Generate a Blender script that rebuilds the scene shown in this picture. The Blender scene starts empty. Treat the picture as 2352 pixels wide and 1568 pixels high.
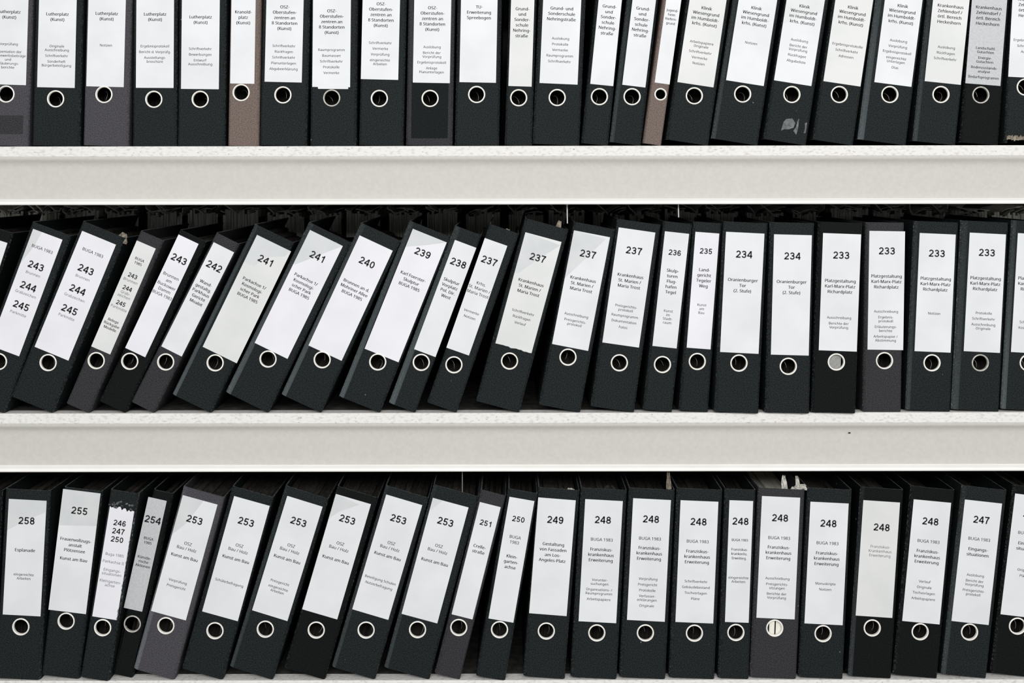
import bpy, bmesh, math, random, os
from mathutils import Vector, Matrix
from mathutils.geometry import tessellate_polygon

# ------------------------------------------------------------------ scene, camera, light
SC = bpy.context.scene
COL = SC.collection
S = 0.000728            # metres per pixel of the 2352 px wide frame, at the shelf edge
D = 2600.0              # camera distance in the same unit
HZ = 400.0              # eye level
ZC = 1.50
ROLL = 0.0013

cam_d = bpy.data.cameras.new('camera')
cam = bpy.data.objects.new('camera', cam_d)
COL.objects.link(cam)
cam.location = (0, -D * S, ZC)
cam.rotation_euler = (math.pi / 2, ROLL, 0)
cam_d.sensor_width = 36
cam_d.lens = 36 * D / 2352
cam_d.shift_y = -(784 - HZ) / 2352
cam_d.clip_start = 0.05
SC.camera = cam

w = bpy.data.worlds.new('world')
SC.world = w
w.use_nodes = True
w.node_tree.nodes['Background'].inputs[0].default_value = (0.93, 0.97, 1.0, 1)
w.node_tree.nodes['Background'].inputs[1].default_value = 0.38


def area(name, loc, aim, sx, sy, power, col=(1, 1, 1)):
    l = bpy.data.lights.new(name, 'AREA')
    l.shape = 'RECTANGLE'; l.size = sx; l.size_y = sy; l.energy = power; l.color = col
    o = bpy.data.objects.new(name, l); COL.objects.link(o)
    o.location = loc
    o.rotation_euler = (Vector(aim) - Vector(loc)).to_track_quat('-Z', 'Y').to_euler()
    return o


area('aisle_light', (0.3, -3.4, 2.6), (0, 0, 1.0), 5.0, 0.9, 132, (1, 0.985, 0.96))

SC.view_settings.view_transform = 'Standard'
SC.view_settings.look = 'None'
SC.view_settings.exposure = 0.0
SC.view_settings.gamma = 1.0
SC.view_settings.use_curve_mapping = False

# ------------------------------------------------------------------ materials


def lin(c):
    r = []
    for v in c:
        v /= 255.0
        r.append(v / 12.92 if v <= 0.04045 else ((v + 0.055) / 1.055) ** 2.4)
    return (*r, 1)


def mat(name, c1, c2=None, scale=300, rough=0.7, metal=0.0, spec=0.3, bump=0.0, bscale=None,
        stretch=(1, 1, 1), lo=0.35, hi=0.65, fleck=None, wear=None, coat=0.0, detail=3):
    m = bpy.data.materials.new(name)
    m.use_nodes = True
    nt = m.node_tree
    b = nt.nodes['Principled BSDF']
    b.inputs['Roughness'].default_value = rough
    b.inputs['Metallic'].default_value = metal
    b.inputs['Specular IOR Level'].default_value = spec
    b.inputs['Coat Weight'].default_value = coat
    b.inputs['Coat Roughness'].default_value = 0.25
    N = nt.nodes.new; L = nt.links.new
    tc = N('ShaderNodeTexCoord'); oi = N('ShaderNodeObjectInfo')
    ad = N('ShaderNodeVectorMath'); ad.operation = 'ADD'
    mp = N('ShaderNodeMapping'); mp.inputs['Scale'].default_value = stretch
    cm = N('ShaderNodeCombineXYZ')
    mu = N('ShaderNodeMath'); mu.operation = 'MULTIPLY'; mu.inputs[1].default_value = 7.0
    L(oi.outputs['Random'], mu.inputs[0]); L(mu.outputs[0], cm.inputs[0]); L(mu.outputs[0], cm.inputs[2])
    L(tc.outputs['Object'], ad.inputs[0]); L(cm.outputs[0], ad.inputs[1]); L(ad.outputs[0], mp.inputs[0])
    if c2 is None:
        b.inputs['Base Color'].default_value = lin(c1)
        out = None
    else:
        no = N('ShaderNodeTexNoise'); no.inputs['Scale'].default_value = scale
        no.inputs['Detail'].default_value = detail
        L(mp.outputs[0], no.inputs['Vector'])
        cr = N('ShaderNodeValToRGB')
        cr.color_ramp.elements[0].position = lo; cr.color_ramp.elements[0].color = lin(c1)
        cr.color_ramp.elements[1].position = hi; cr.color_ramp.elements[1].color = lin(c2)
        L(no.outputs['Fac'], cr.inputs[0])
        out = cr.outputs[0]
        if fleck:
            n2 = N('ShaderNodeTexNoise'); n2.inputs['Scale'].default_value = fleck[1]
            n2.inputs['Detail'].default_value = 1
            L(mp.outputs[0], n2.inputs['Vector'])
            r2 = N('ShaderNodeValToRGB')
            r2.color_ramp.elements[0].position = fleck[2]; r2.color_ramp.elements[0].color = (0, 0, 0, 1)
            r2.color_ramp.elements[1].position = fleck[2] + 0.04; r2.color_ramp.elements[1].color = (1, 1, 1, 1)
            L(n2.outputs['Fac'], r2.inputs[0])
            mx = N('ShaderNodeMix'); mx.data_type = 'RGBA'
            L(r2.outputs[0], mx.inputs['Factor']); L(out, mx.inputs['A'])
            mx.inputs['B'].default_value = lin(fleck[0])
            out = mx.outputs['Result']
        if wear:
            at = N('ShaderNodeAttribute'); at.attribute_name = 'wear'
            n3 = N('ShaderNodeTexNoise'); n3.inputs['Scale'].default_value = 330
            n3.inputs['Detail'].default_value = 6; n3.inputs['Roughness'].default_value = 0.7
            L(mp.outputs[0], n3.inputs['Vector'])
            r3 = N('ShaderNodeMapRange'); r3.inputs['From Min'].default_value = 0.50
            r3.inputs['From Max'].default_value = 0.68
            L(n3.outputs['Fac'], r3.inputs['Value'])
            m3 = N('ShaderNodeMath'); m3.operation = 'MULTIPLY'
            L(at.outputs['Fac'], m3.inputs[0]); L(r3.outputs[0], m3.inputs[1])
            mx = N('ShaderNodeMix'); mx.data_type = 'RGBA'
            L(m3.outputs[0], mx.inputs['Factor']); L(out, mx.inputs['A'])
            mx.inputs['B'].default_value = lin(wear)
            out = mx.outputs['Result']
            ar = N('ShaderNodeAttribute'); ar.attribute_name = 'rub_sheen'  # worn hinge plus the light it catches, brightened by colour
            mr = N('ShaderNodeMix'); mr.data_type = 'RGBA'; mr.blend_type = 'ADD'
            L(ar.outputs['Fac'], mr.inputs['Factor']); L(out, mr.inputs['A'])
            mr.inputs['B'].default_value = (0.07, 0.082, 0.088, 1)
            out = mr.outputs['Result']
        L(out, b.inputs['Base Color'])
    if bump:
        n4 = N('ShaderNodeTexNoise'); n4.inputs['Scale'].default_value = bscale or scale
        n4.inputs['Detail'].default_value = 3
        L(mp.outputs[0], n4.inputs['Vector'])
        bp = N('ShaderNodeBump'); bp.inputs['Strength'].default_value = bump
        bp.inputs['Distance'].default_value = 0.001
        L(n4.outputs['Fac'], bp.inputs['Height']); L(bp.outputs[0], b.inputs['Normal'])
    return m


W1 = (112, 116, 118)
FL = (120, 124, 126)
M = {
    'k': mat('marbled_black_card', (8, 11, 12), (37, 44, 45), 640, 0.7, detail=6, spec=0.16, lo=.38, hi=.64, fleck=(FL, 90, 0.775), wear=W1, bump=.15),
    'd': mat('deep_black_card', (4, 6, 6), (20, 24, 25), 640, 0.7, detail=6, spec=0.12, lo=.38, hi=.64, fleck=(FL, 90, 0.79), wear=W1, bump=.15),
    'g': mat('marbled_grey_card', (50, 49, 54), (84, 82, 87), 640, 0.7, detail=6, spec=0.16, fleck=(FL, 90, 0.8), wear=(140, 140, 142), bump=.15),
    'h': mat('dark_grey_card', (30, 31, 34), (62, 62, 66), 640, 0.7, detail=6, spec=0.16, fleck=(FL, 90, 0.8), wear=(130, 130, 132), bump=.15),
    'b': mat('marbled_brown_card', (88, 77, 72), (126, 110, 103), 560, 0.7, fleck=((160, 150, 140), 90, 0.8), wear=(165, 150, 140), bump=.15),
}
M_RIM = mat('raw_card_rim', (38, 41, 43), (96, 99, 101), 260, 0.85)
M_LAB = mat('white_label_paper', (219, 221, 225), (227, 229, 232), 14, 0.5, coat=0.12, bump=.10, bscale=40)
M_LABW = mat('cool_label_paper', (226, 226, 232), (233, 233, 239), 14, 0.5, coat=0.12, bump=.10, bscale=40)
M_LABC = mat('cream_label_paper', (214, 216, 216), (223, 224, 224), 14, 0.5, coat=0.12, bump=.10, bscale=40)
M_LABG = mat('greyed_label_paper', (184, 187, 190), (196, 198, 201), 300, 0.5, coat=0.12)
M_GLARE = mat('painted_film_glare', (204, 207, 209), (213, 215, 217), 25, 0.35, coat=0.2)  # grey reflections in the label film, painted as flat colour
M_INK = mat('black_ink', (34, 34, 37), rough=0.6)
M_INKT = mat('title_print_ink', (50, 50, 54), rough=0.6)
M_INK2 = mat('thin_print_ink', (84, 84, 88), rough=0.6)
M_RING = mat('nickel_ring', (238, 235, 228), (248, 246, 241), 200, 0.4, metal=0.0, spec=0.5)
M_RINGD = mat('dull_nickel_ring', (178, 176, 168), (205, 203, 196), 200, 0.4, metal=0.2, spec=0.5)
M_WIRE = mat('steel_wire', (150, 150, 148), rough=0.45, metal=0.9)
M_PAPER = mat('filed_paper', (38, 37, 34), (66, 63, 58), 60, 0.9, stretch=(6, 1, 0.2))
M_PAPER2 = mat('grey_filed_paper', (150, 149, 141), (236, 235, 226), 60, 0.9, stretch=(8, 1, 0.25))
M_BRIGHT = mat('bright_paper', (196, 194, 184), (214, 211, 200), 60, 0.9, stretch=(8, 1, 0.3))
M_TAB = mat('aged_paper_scrap', (98, 92, 80), (150, 142, 128), 120, 0.9)
M_TABW = mat('pale_paper_scrap', (176, 174, 168), (214, 212, 206), 120, 0.9)
M_TAPE = mat('old_tape_film', (66, 70, 72), (112, 115, 117), 150, 0.4)
M_POCK = mat('pocket_black_card', (5, 8, 9), (24, 30, 31), 640, 0.7, detail=6, spec=0.14)
M_BEAM = mat('cream_enamel', (197, 195, 190), (202, 200, 195), 160, 0.55, spec=0.3, bump=.03, bscale=300)
M_LIPLIGHT = mat('painted_lip_highlight', (243, 242, 238), (248, 247, 244), 20, 0.35, spec=0.5)  # light caught by the rolled lip, put into a whiter colour
M_BOARD = mat('rough_white_board', (208, 205, 201), (232, 230, 227), 190, 0.7, bump=0.7, bscale=260,
              fleck=((178, 172, 168), 170, 0.72), stretch=(0.7, 1, 1.4), lo=.3, hi=.5, detail=4)
M_TOPSHADE = mat('painted_shelf_shade', (42, 42, 41), (70, 69, 67), 60, 0.9)  # shade behind the front edge, painted as a darker board top
M_HOLE = mat('dark_pit', (40, 38, 34))
M_FLOOR = mat('grey_screed', (186, 184, 180), (200, 198, 194), 6, 0.7)
M_WALL = mat('grey_plaster', (62, 62, 61), (72, 72, 70), 6, 0.9)
M_CORD = mat('white_cord', (205, 205, 205), rough=0.8)
M_GAPSHADE = mat('gap_shade_card', (7, 8, 8), (16, 17, 17), 120, 0.85, spec=0.1)  # near-black colour for the shade in the gaps
M_FOLD = mat('dark_folder_card', (22, 23, 22), (44, 45, 42), 120, 0.8, stretch=(3, 1, .4))

# ------------------------------------------------------------------ helpers


def link(name, me, m, parent=None, loc=None):
    o = bpy.data.objects.new(name, me)
    if m is not None and not me.materials:
        for q in (m if isinstance(m, (list, tuple)) else [m]):
            me.materials.append(q)
    COL.objects.link(o)
    if parent is not None:
        o.parent = parent
    if loc:
        o.location = loc
    return o


def from_py(name, verts, faces, mi=None, smooth=False):
    me = bpy.data.meshes.new(name)
    me.from_pydata(verts, [], faces)
    if mi:
        me.polygons.foreach_set('material_index', mi)
    if smooth:
        me.polygons.foreach_set('use_smooth', [True] * len(me.polygons))
    me.update()
    return me


def fixn(me):
    bm = bmesh.new(); bm.from_mesh(me)
    bmesh.ops.recalc_face_normals(bm, faces=bm.faces)
    bm.to_mesh(me); bm.free()
    return me


def box_data(V, F, x0, x1, y0, y1, z0, z1, rot=None):
    n = len(V)
    c = [(x, y, z) for z in (z0, z1) for y in (y0, y1) for x in (x0, x1)]
    if rot:
        piv, a = rot
        ca, sa = math.cos(a), math.sin(a)
        c = [(piv[0] + (x - piv[0]) * ca + (z - piv[2]) * sa, y,
              piv[2] - (x - piv[0]) * sa + (z - piv[2]) * ca) for x, y, z in c]
    V += c
    F += [(n, n + 2, n + 3, n + 1), (n + 4, n + 5, n + 7, n + 6), (n, n + 1, n + 5, n + 4),
          (n + 2, n + 6, n + 7, n + 3), (n, n + 4, n + 6, n + 2), (n + 1, n + 3, n + 7, n + 5)]


def extrude_poly(name, pts, lo, hi, axis):
    """pts 2D; axis 'x': pts are (y,z) run along x; axis 'z': pts are (x,y) run up z"""
    n = len(pts)
    if axis == 'x':
        V = [(lo, a, b) for a, b in pts] + [(hi, a, b) for a, b in pts]
    else:
        V = [(a, b, lo) for a, b in pts] + [(a, b, hi) for a, b in pts]
    F = [tuple(range(n))[::-1], tuple(range(n, 2 * n))]
    F += [(i, (i + 1) % n, n + (i + 1) % n, n + i) for i in range(n)]
    return fixn(from_py(name, V, F))


def tag(o, label, cat, group=None, kind=None):
    if label: o['label'] = label
    if cat: o['category'] = cat
    if group: o['group'] = group
    if kind: o['kind'] = kind
    return o


def PX(px, r=0.0):
    return (px - 1176) * S * (D + r) / D


def PZ(px, py, r=0.0):
    py = py + (px - 1176) * ROLL
    return ZC - (py - HZ) * S * (D + r) / D


ROWY = {'T': 335.0, 'M': 948.0, 'B': 1561.5}


def shelf_z(row):
    return ZC - (ROWY[row] - HZ) * S


# ------------------------------------------------------------------ room
V, F = [], []
box_data(V, F, -3.2, 3.2, -4.2, 1.2, -0.05, 0.0)
tag(link('floor', from_py('floor', V, F), M_FLOOR), 'grey screed floor of the archive aisle', None, kind='structure')
V, F = [], []
box_data(V, F, -3.2, 3.2, 0.73, 0.85, 0.0, 3.0)
tag(link('wall_back', from_py('wall_back', V, F), M_WALL), 'plain grey wall behind the rack', None, kind='structure')

# ------------------------------------------------------------------ rack
XL, XR = -1.16, 1.16
rack = bpy.data.objects.new('shelving_rack', None)
COL.objects.link(rack); rack.location = (0, 0, 0)
tag(rack, 'cream enamelled steel shelving rack with broad horizontal beams carrying the boards', 'shelving')


def smooth_by(me, ang=40):
    me.polygons.foreach_set('use_smooth', [True] * len(me.polygons))
    try:
        me.set_sharp_from_angle(angle=math.radians(ang))
    except Exception:
        pass


BT = 24.0   # board thickness
for row in 'TMB':
    z = shelf_z(row)
    # board
    b = extrude_poly('shelf_board', [(0.0, -BT * S), (-0.0008, -(BT - 1.5) * S), (-0.0008, -1.5 * S), (0.0, 0.0),
                                     (34 * S, 0), (0.72, 0), (0.72, -BT * S)], XL, XR, 'x')
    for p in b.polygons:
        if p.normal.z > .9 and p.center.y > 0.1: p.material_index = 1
    o = link('shelf_board', b, [M_BOARD, M_TOPSHADE], None, (0, 0, z))
    tag(o, {'T': 'upper white shelf board with rough chipped edge, under the upright Lutherplatz binders',
            'M': 'middle white shelf board with rough edge, under the strongly leaning binders',
            'B': 'lowest white shelf board, barely seen under the bottom row of binders'}[row], 'shelf board',
        'white shelf boards of the rack')
    # beam profile (y, z) in px below the shelf top; the face curls out at top and bottom
    prof = [(-0.6, -24.0), (-0.8, -28), (0.2, -30.5), (3.0, -33.5), (6.5, -37), (9.5, -41.5), (11.2, -47), (11.8, -54), (12, -62),
            (12, -126), (40, -131.5), (40, -128.5), (15.5, -123), (15.5, -24.0)]
    me = extrude_poly('beam', [(a * S, c * S) for a, c in prof], XL, XR, 'x')
    smooth_by(me, 50)
    bo = link('beam', me, M_BEAM, rack, (0, 0, z))
    lip = [(12, -121.5), (9.5, -123.2), (4.0, -124.6), (0.0, -126.0), (-2.4, -128.0), (-3.2, -130.6), (-2.4, -133.2), (-0.2, -134.6),
           (12, -134.6)]
    ml = extrude_poly('highlight_lip', [(a * S, c * S) for a, c in lip], XL, XR, 'x')
    smooth_by(ml, 50)
    link('highlight_lip', ml, M_LIPLIGHT, bo)
    bo['label'] = {'T': 'upper beam under the Lutherplatz binders', 'M': 'middle beam under the leaning binders',
                   'B': 'lowest beam under the bottom binders'}[row]
    # rear beam
    me2 = extrude_poly('rear_beam', [(0.70, -0.0179), (0.716, -0.0179), (0.716, -0.095), (0.70, -0.095)], XL, XR, 'x')
    link('rear_beam', me2, M_BEAM, rack, (0, 0, z))
# the next shelf up, out of view, added to shade the upper row
V, F = [], []
zt = ZC + (HZ + 278) * S
box_data(V, F, XL, XR, 0.0, 0.72, zt - BT * S, zt)
box_data(V, F, XL, XR, 0.008, 0.012, zt - 133 * S, zt - BT * S)
link('unseen_shade_shelf', from_py('unseen_shade_shelf', V, F), M_BEAM, rack)
for x in (XL, XR - 0.0):
    for y in (0.03, 0.66, None):
        V, F = [], []
        s = -1 if x < 0 else 1
        xa, xb = sorted((x + s * 0.001, x + s * 0.06))
        if y is None:
            xa, xb = sorted((x + s * 0.001, x + s * 0.003))
            box_data(V, F, xa, xb, 0.062, 0.638, 0.05, 2.2)
            link('unseen_light_baffle', from_py('unseen_light_baffle', V, F), M_BEAM, rack)  # out-of-view side sheet added to block world light
            continue
        box_data(V, F, xa, xb, y - 0.02, y + 0.03, 0.0, 2.2)
        link('upright', from_py('upright', V, F), M_BEAM, rack)
# small pits in the paint
for px, py, r in ((1041, 361, 2.4), (1953, 996, 2.2)):
    V = [(0, 0, 0)] + [(math.cos(a) * r * 1.4 * S, 0, math.sin(a) * r * .8 * S) for a in [k * math.pi / 5 for k in range(10)]]
    F = [(0, 1 + k, 1 + (k + 1) % 10) for k in range(10)]
    link('paint_chip', from_py('paint_chip', V, F), M_HOLE, rack,
         (PX(px), (0.8 if py < 400 else 9.2) * S, PZ(px, py)))

# ------------------------------------------------------------------ lettering
FONT = None
try:
    p = os.path.join(bpy.utils.system_resource('DATAFILES', path='fonts'), 'NotoSansHebrew-Regular.woff2')
    if os.path.exists(p):
        FONT = bpy.data.fonts.load(p)
except Exception:
    FONT = None
_cache = {}


def arc(cx, cy, rx, ry, a0, a1, n=12):
    return [(cx + rx * math.cos(math.radians(a0 + (a1 - a0) * i / n)), cy + ry * math.sin(math.radians(a0 + (a1 - a0) * i / n))) for i in range(n + 1)]


SIX = [arc(.28, .225, .168, .163, 0, 360, 20), arc(.287, .36, .178, .293, 195, 32, 14)]
DIG = {
    '0': [arc(.2775, .358, .168, .293, 0, 360, 24)],
    '1': [[(.335, 0), (.335, .716)], [(.34, .62), (.25, .545), (.125, .50)]],
    '2': [arc(.278, .478, .168, .172, 168, -38, 12) + [(.30, .275), (.13, .10), (.125, .06)], [(.045, .064), (.495, .064)]],
    '3': [arc(.265, .510, .158, .141, 165, -88, 12) + [(.20, .372)], arc(.268, .222, .175, .158, 88, -168, 14)],
    '4': [[(.395, 0), (.395, .70)], [(.385, .69), (.32, .60), (.075, .235)], [(.03, .212), (.52, .212)]],
    '5': [[(.135, .652), (.48, .652)], [(.17, .66), (.125, .345)], arc(.272, .235, .172, .172, 148, -165, 14)],
    '6': SIX,
    '7': [[(.05, .652), (.49, .652)], [(.455, .65), (.34, .48), (.26, .28), (.215, 0)]],
    '8': [arc(.2775, .512, .142, .140, 0, 360, 18), arc(.2775, .217, .170, .153, 0, 360, 20)],
    '9': [[(.556 - x, .716 - y) for x, y in q] for q in SIX],
}


def stroke(V, F, pts, t, ox, oy):
    n = len(pts)
    closed = abs(pts[0][0] - pts[-1][0]) < 1e-6 and abs(pts[0][1] - pts[-1][1]) < 1e-6
    base = len(V)
    for i, (x, y) in enumerate(pts):
        if closed:
            a = pts[(i - 1) % (n - 1)]; b = pts[(i + 1) % (n - 1)]
        else:
            a = pts[max(0, i - 1)]; b = pts[min(n - 1, i + 1)]
        dx, dy = b[0] - a[0], b[1] - a[1]
        l = math.hypot(dx, dy) or 1
        nx, ny = -dy / l * t / 2, dx / l * t / 2
        V += [(x + nx + ox, y + ny + oy), (x - nx + ox, y - ny + oy)]
    for i in range(n - 1):
        F.append((base + 2 * i, base + 2 * i + 1, base + 2 * i + 3, base + 2 * i + 2))


def curve_glyphs(text, res):
    cu = bpy.data.curves.new('t', 'FONT')
    if FONT: cu.font = FONT
    cu.body = text
    cu.size = 1.0
    cu.resolution_u = res
    cu.fill_mode = 'FRONT'
    ob = bpy.data.objects.new('t', cu)
    COL.objects.link(ob)
    dg = bpy.context.evaluated_depsgraph_get()
    dg.update()
    me = bpy.data.meshes.new_from_object(ob.evaluated_get(dg))
    vs = [(v.co.x, v.co.y) for v in me.vertices]
    fs = [tuple(p.vertices) for p in me.polygons]
    bpy.data.objects.remove(ob); bpy.data.curves.remove(cu); bpy.data.meshes.remove(me)
    return vs, fs


CAP = max(b for a, b in curve_glyphs('H', 1)[0])


def glyphs(text, bold, res):
    key = (text, bold, res)
    if key in _cache: return _cache[key]
    if res == 2:
        vs, fs = [], []
        for i, ch in enumerate(text):
            for q in DIG[ch]:
                stroke(vs, fs, q, .128, i * .556, -.358)
    else:
        v0, f0 = curve_glyphs(text, res)
        k = .72 / CAP
        vs, fs = [], []
        for sx in ((-bold, 0, bold) if bold else (0,)):
            n = len(vs)
            vs += [(a * k + sx, b * k - .36) for a, b in v0]
            fs += [tuple(i + n for i in f) for f in f0]
    if vs:
        cx = (min(v[0] for v in vs) + max(v[0] for v in vs)) / 2
        vs = [(a - cx, b) for a, b in vs]
    _cache[key] = (vs, fs)
    return _cache[key]


# kind: (size px, line pitch px, entry pitch px, bold spread, width factor, thin ink, 2 = drawn digits)
KINDS = {
    'N': (23.4, 24, 24, 0, 1.00, 0, 2), 'n': (18, 19, 19, 0, 1.0, 0, 2), 'm': (14.5, 17, 17, 0, 0.95, 0, 2),
    'T': (9.7, 12.4, 12.4, 0.022, 1.0, 0, 1), 'R': (9.7, 12.0, 12.0, 0.010, 1.0, 1, 1), 't': (8.4, 9.8, 9.8, 0.022, 0.98, 0, 1),
    'u': (7.8, 10.0, 10.0, 0.018, 0.92, 0, 1), 'r': (8.6, 9.0, 9.0, 0.0, 1.0, 1, 1),
    's': (7.9, 9.0, 13.2, 0.008, 1.0, 1, 1), 'S': (7.9, 9.0, 13.4, 0.022, 1.02, 0, 1),
}
PXN = 1.0


def lettering(items, wmax, parent):
    """items: list of (kind, u, v, text); u,v in px in the binder frame -> one mesh; label local frame = binder frame"""
    for kind, u, v, text in items:
        V, F = [], []
        size, lp, ep, bold, wf, ink, res = KINDS[kind]
        cur = v
        entries = text.split('||')
        for ei, e in enumerate(entries):
            for li, ln in enumerate(e.split('|')):
                if ei or li:
                    cur -= (lp if li else ep)
                if not ln: continue
                vs, fs = glyphs(ln, bold, res)
                if not vs: continue
                wd = (max(a for a, b in vs) - min(a for a, b in vs)) * size * wf
                k = min(1.0, (wmax - 3) / wd)
                n = len(V)
                V += [((u + a * size * wf * k) * S, -0.00022, (cur + b * size * (0.5 + 0.5 * k)) * S) for a, b in vs]
                F += [tuple(i + n for i in f) for f in fs]
        if V:
            nm = 'printed_number' if res == 2 else ('small_print' if kind in 'sSr' else 'title_print')
            link(nm, from_py(nm, V, F), M_INK2 if ink else (M_INK if res == 2 else M_INKT), parent)


# ------------------------------------------------------------------ binder parts
def ring_mesh(r):
    V, F = [], []
    nu = 40
    t = 2.15 * (r / 20.0) ** 0.5
    prof = [(r, 0.3), (r - 0.3, -0.9), (r - 0.9, -1.5), (r - 1.7, -1.8), (r - 2.6, -1.5), (r - 3.2, -0.8), (r - 3.5, 0.6), (r - 3.5, 5.0), (r - 2.8, 5.0), (r - 2.8, 0.3)]
    for i in range(nu):
        a = 2 * math.pi * i / nu
        V += [(pr * math.cos(a) * S, py * S, pr * math.sin(a) * S) for pr, py in prof]
    n = len(prof)
    for i in range(nu):
        j = (i + 1) % nu
        F += [(i * n + k, i * n + (k + 1) % n, j * n + (k + 1) % n, j * n + k) for k in range(n)]
    me = fixn(from_py('finger_ring', V, F))
    smooth_by(me, 60)
    return me


_rings = {}


def spine_mesh(u0, u1, H, ru, rv, rh, t=3.0, v0=0.0):
    outer = [(u0, v0), (u1, v0), (u1, H), (u0, H)]
    hole = [(ru + rh * math.cos(2 * math.pi * k / 28), rv + rh * math.sin(2 * math.pi * k / 28)) for k in range(28)][::-1]
    pts = outer + hole
    tr = tessellate_polygon([[Vector((a, b, 0)) for a, b in outer], [Vector((a, b, 0)) for a, b in hole]])
    n = len(pts)
    V = [(a * S, 0, b * S) for a, b in pts] + [(a * S, t * S, b * S) for a, b in pts]
    F, MI = [], []
    for a, b, c in tr:
        F.append((a, b, c)); MI.append(0)
        F.append((c + n, b + n, a + n)); MI.append(0)
    for i in range(4):
        j = (i + 1) % 4
        F.append((i, j, j + n, i + n)); MI.append(1 if i in (0, 2) else 0)
    for i in range(28):
        j = (i + 1) % 28
        F.append((4 + i, 4 + j, 4 + j + n, 4 + i + n)); MI.append(0)
    me = from_py('spine', V, F, MI)
    return fixn(me)


def cover_mesh(W, H, c, cd, side, depth=386.0, t=2.6):
    # outer hinge edge to back; side -1 left, +1 right. built for the left and mirrored
    out = [(-W + c, 0.0), (-W + c * .3, cd * .45), (-W, cd), (-W, cd + 3.5), (-W, depth)]
    inn = [(-W + t, depth), (-W + t, cd + 1), (-W + c, 3.0)]
    pts = out + inn
    if side > 0:
        pts = [(-W - a, b) for a, b in pts]
    n = len(pts)
    NV = 9
    V = []
    rnd = random.random
    for k in range(NV):
        z = H * k / (NV - 1)
        V += [(a * S, b * S, z * S) for a, b in pts]
    F, MI = [], []
    F.append(tuple(range(n))); MI.append(1)
    F.append(tuple(range((NV - 1) * n, NV * n))); MI.append(1)
    for k in range(NV - 1):
        for i in range(n):
            j = (i + 1) % n
            F.append((k * n + i, k * n + j, (k + 1) * n + j, (k + 1) * n + i)); MI.append(0)
    me = fixn(from_py('cover', V, F, MI))
    at = me.attributes.new('wear', 'FLOAT', 'POINT')
    vals = []
    for k in range(NV):
        for i in range(n):
            vals.append({1: .25, 2: .9}.get(i, 0.0) * (1.2 if k in (0, NV - 1) else 0.75))
    at.data.foreach_set('value', vals)
    if side < 0 and c >= 9:  # rubbed left hinge with painted light, fading upwards
        ar = me.attributes.new('rub_sheen', 'FLOAT', 'POINT')
        ar.data.foreach_set('value', [{0: .75, 1: 1.0, 2: .8}.get(i, 0.0) * (1.05 - .85 * (k / (NV - 1))) * (.4 if c in (9, 15) else .9)
                                      for k in range(NV) for i in range(n)])
    return me


def paper_mesh(W, top, front, rnd, n=7):
    V, F = [], []
    a, b = -W + 5, -5.0
    xs = [a + (b - a) * k / n for k in range(n + 1)]
    for k in range(n):
        h = top - rnd.uniform(0, 9)
        box_data(V, F, xs[k] * S, (xs[k + 1] - 0.5) * S, (front + rnd.uniform(0, 5)) * S, (372 - rnd.uniform(0, 6)) * S, 3 * S, h * S)
    return from_py('paper_block', V, F)


def arc_mesh():
    V, F = [], []
    R, r, n = 16.0, 0.8, 14
    for i in range(n + 1):
        a = math.radians(-10 + 130 * i / n)
        for k in range(6):
            b = k * math.pi / 3
            rr = R + r * math.cos(b)
            V.append(((rr * math.cos(a) * .6) * S, (6 - rr * math.cos(a) * .5 + r * math.sin(b)) * S, rr * math.sin(a) * S))
    for i in range(n):
        for k in range(6):
            F.append((i * 6 + k, i * 6 + (k + 1) % 6, (i + 1) * 6 + (k + 1) % 6, (i + 1) * 6 + k))
    return fixn(from_py('arch_wire', V, F, smooth=True))


ARC = arc_mesh()
LABS = {'w': M_LAB, 'v': M_LABW, 'c': M_LABC, 'g': M_LABG}


def crumple(name, w, h, d, seed, parent, loc, m, tilt=0.0, curl=1.0):
    """small creased scrap: a folded strip with thickness"""
    R = random.Random(seed)
    nx, nz = 5, 5
    V, F = [], []
    for s in (0, 1):
        for j in range(nz + 1):
            for i in range(nx + 1):
                x = (i / nx - .5) * w * (1 - .5 * (j / nz) ** 1.5) + R.uniform(-.05, .05) * w + tilt * j / nz * w
                z = j / nz * h + (R.uniform(-.06, .06) * h if j else 0)
                y = math.sin(i * 1.9 + j * 1.1 + seed) * d * .35 * curl + R.uniform(-.2, .2) * d + (1.2 if s else 0)
                V.append((x * S, y * S, z * S))
    K = (nx + 1) * (nz + 1)
    for s in (0, 1):
        for j in range(nz):
            for i in range(nx):
                a = s * K + j * (nx + 1) + i
                f = (a, a + 1, a + nx + 2, a + nx + 1)
                F.append(f if s == 0 else f[::-1])
    rim = [i for i in range(nx + 1)] + [(j) * (nx + 1) + nx for j in range(1, nz + 1)] + \
          [nz * (nx + 1) + i for i in range(nx - 1, -1, -1)] + [j * (nx + 1) for j in range(nz - 1, 0, -1)]
    for q in range(len(rim)):
        a, b = rim[q], rim[(q + 1) % len(rim)]
        F.append((a, b, b + K, a + K))
    return link(name, fixn(from_py(name, V, F)), m, parent, loc)


COUNT = [0]
CTX = {}


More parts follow.
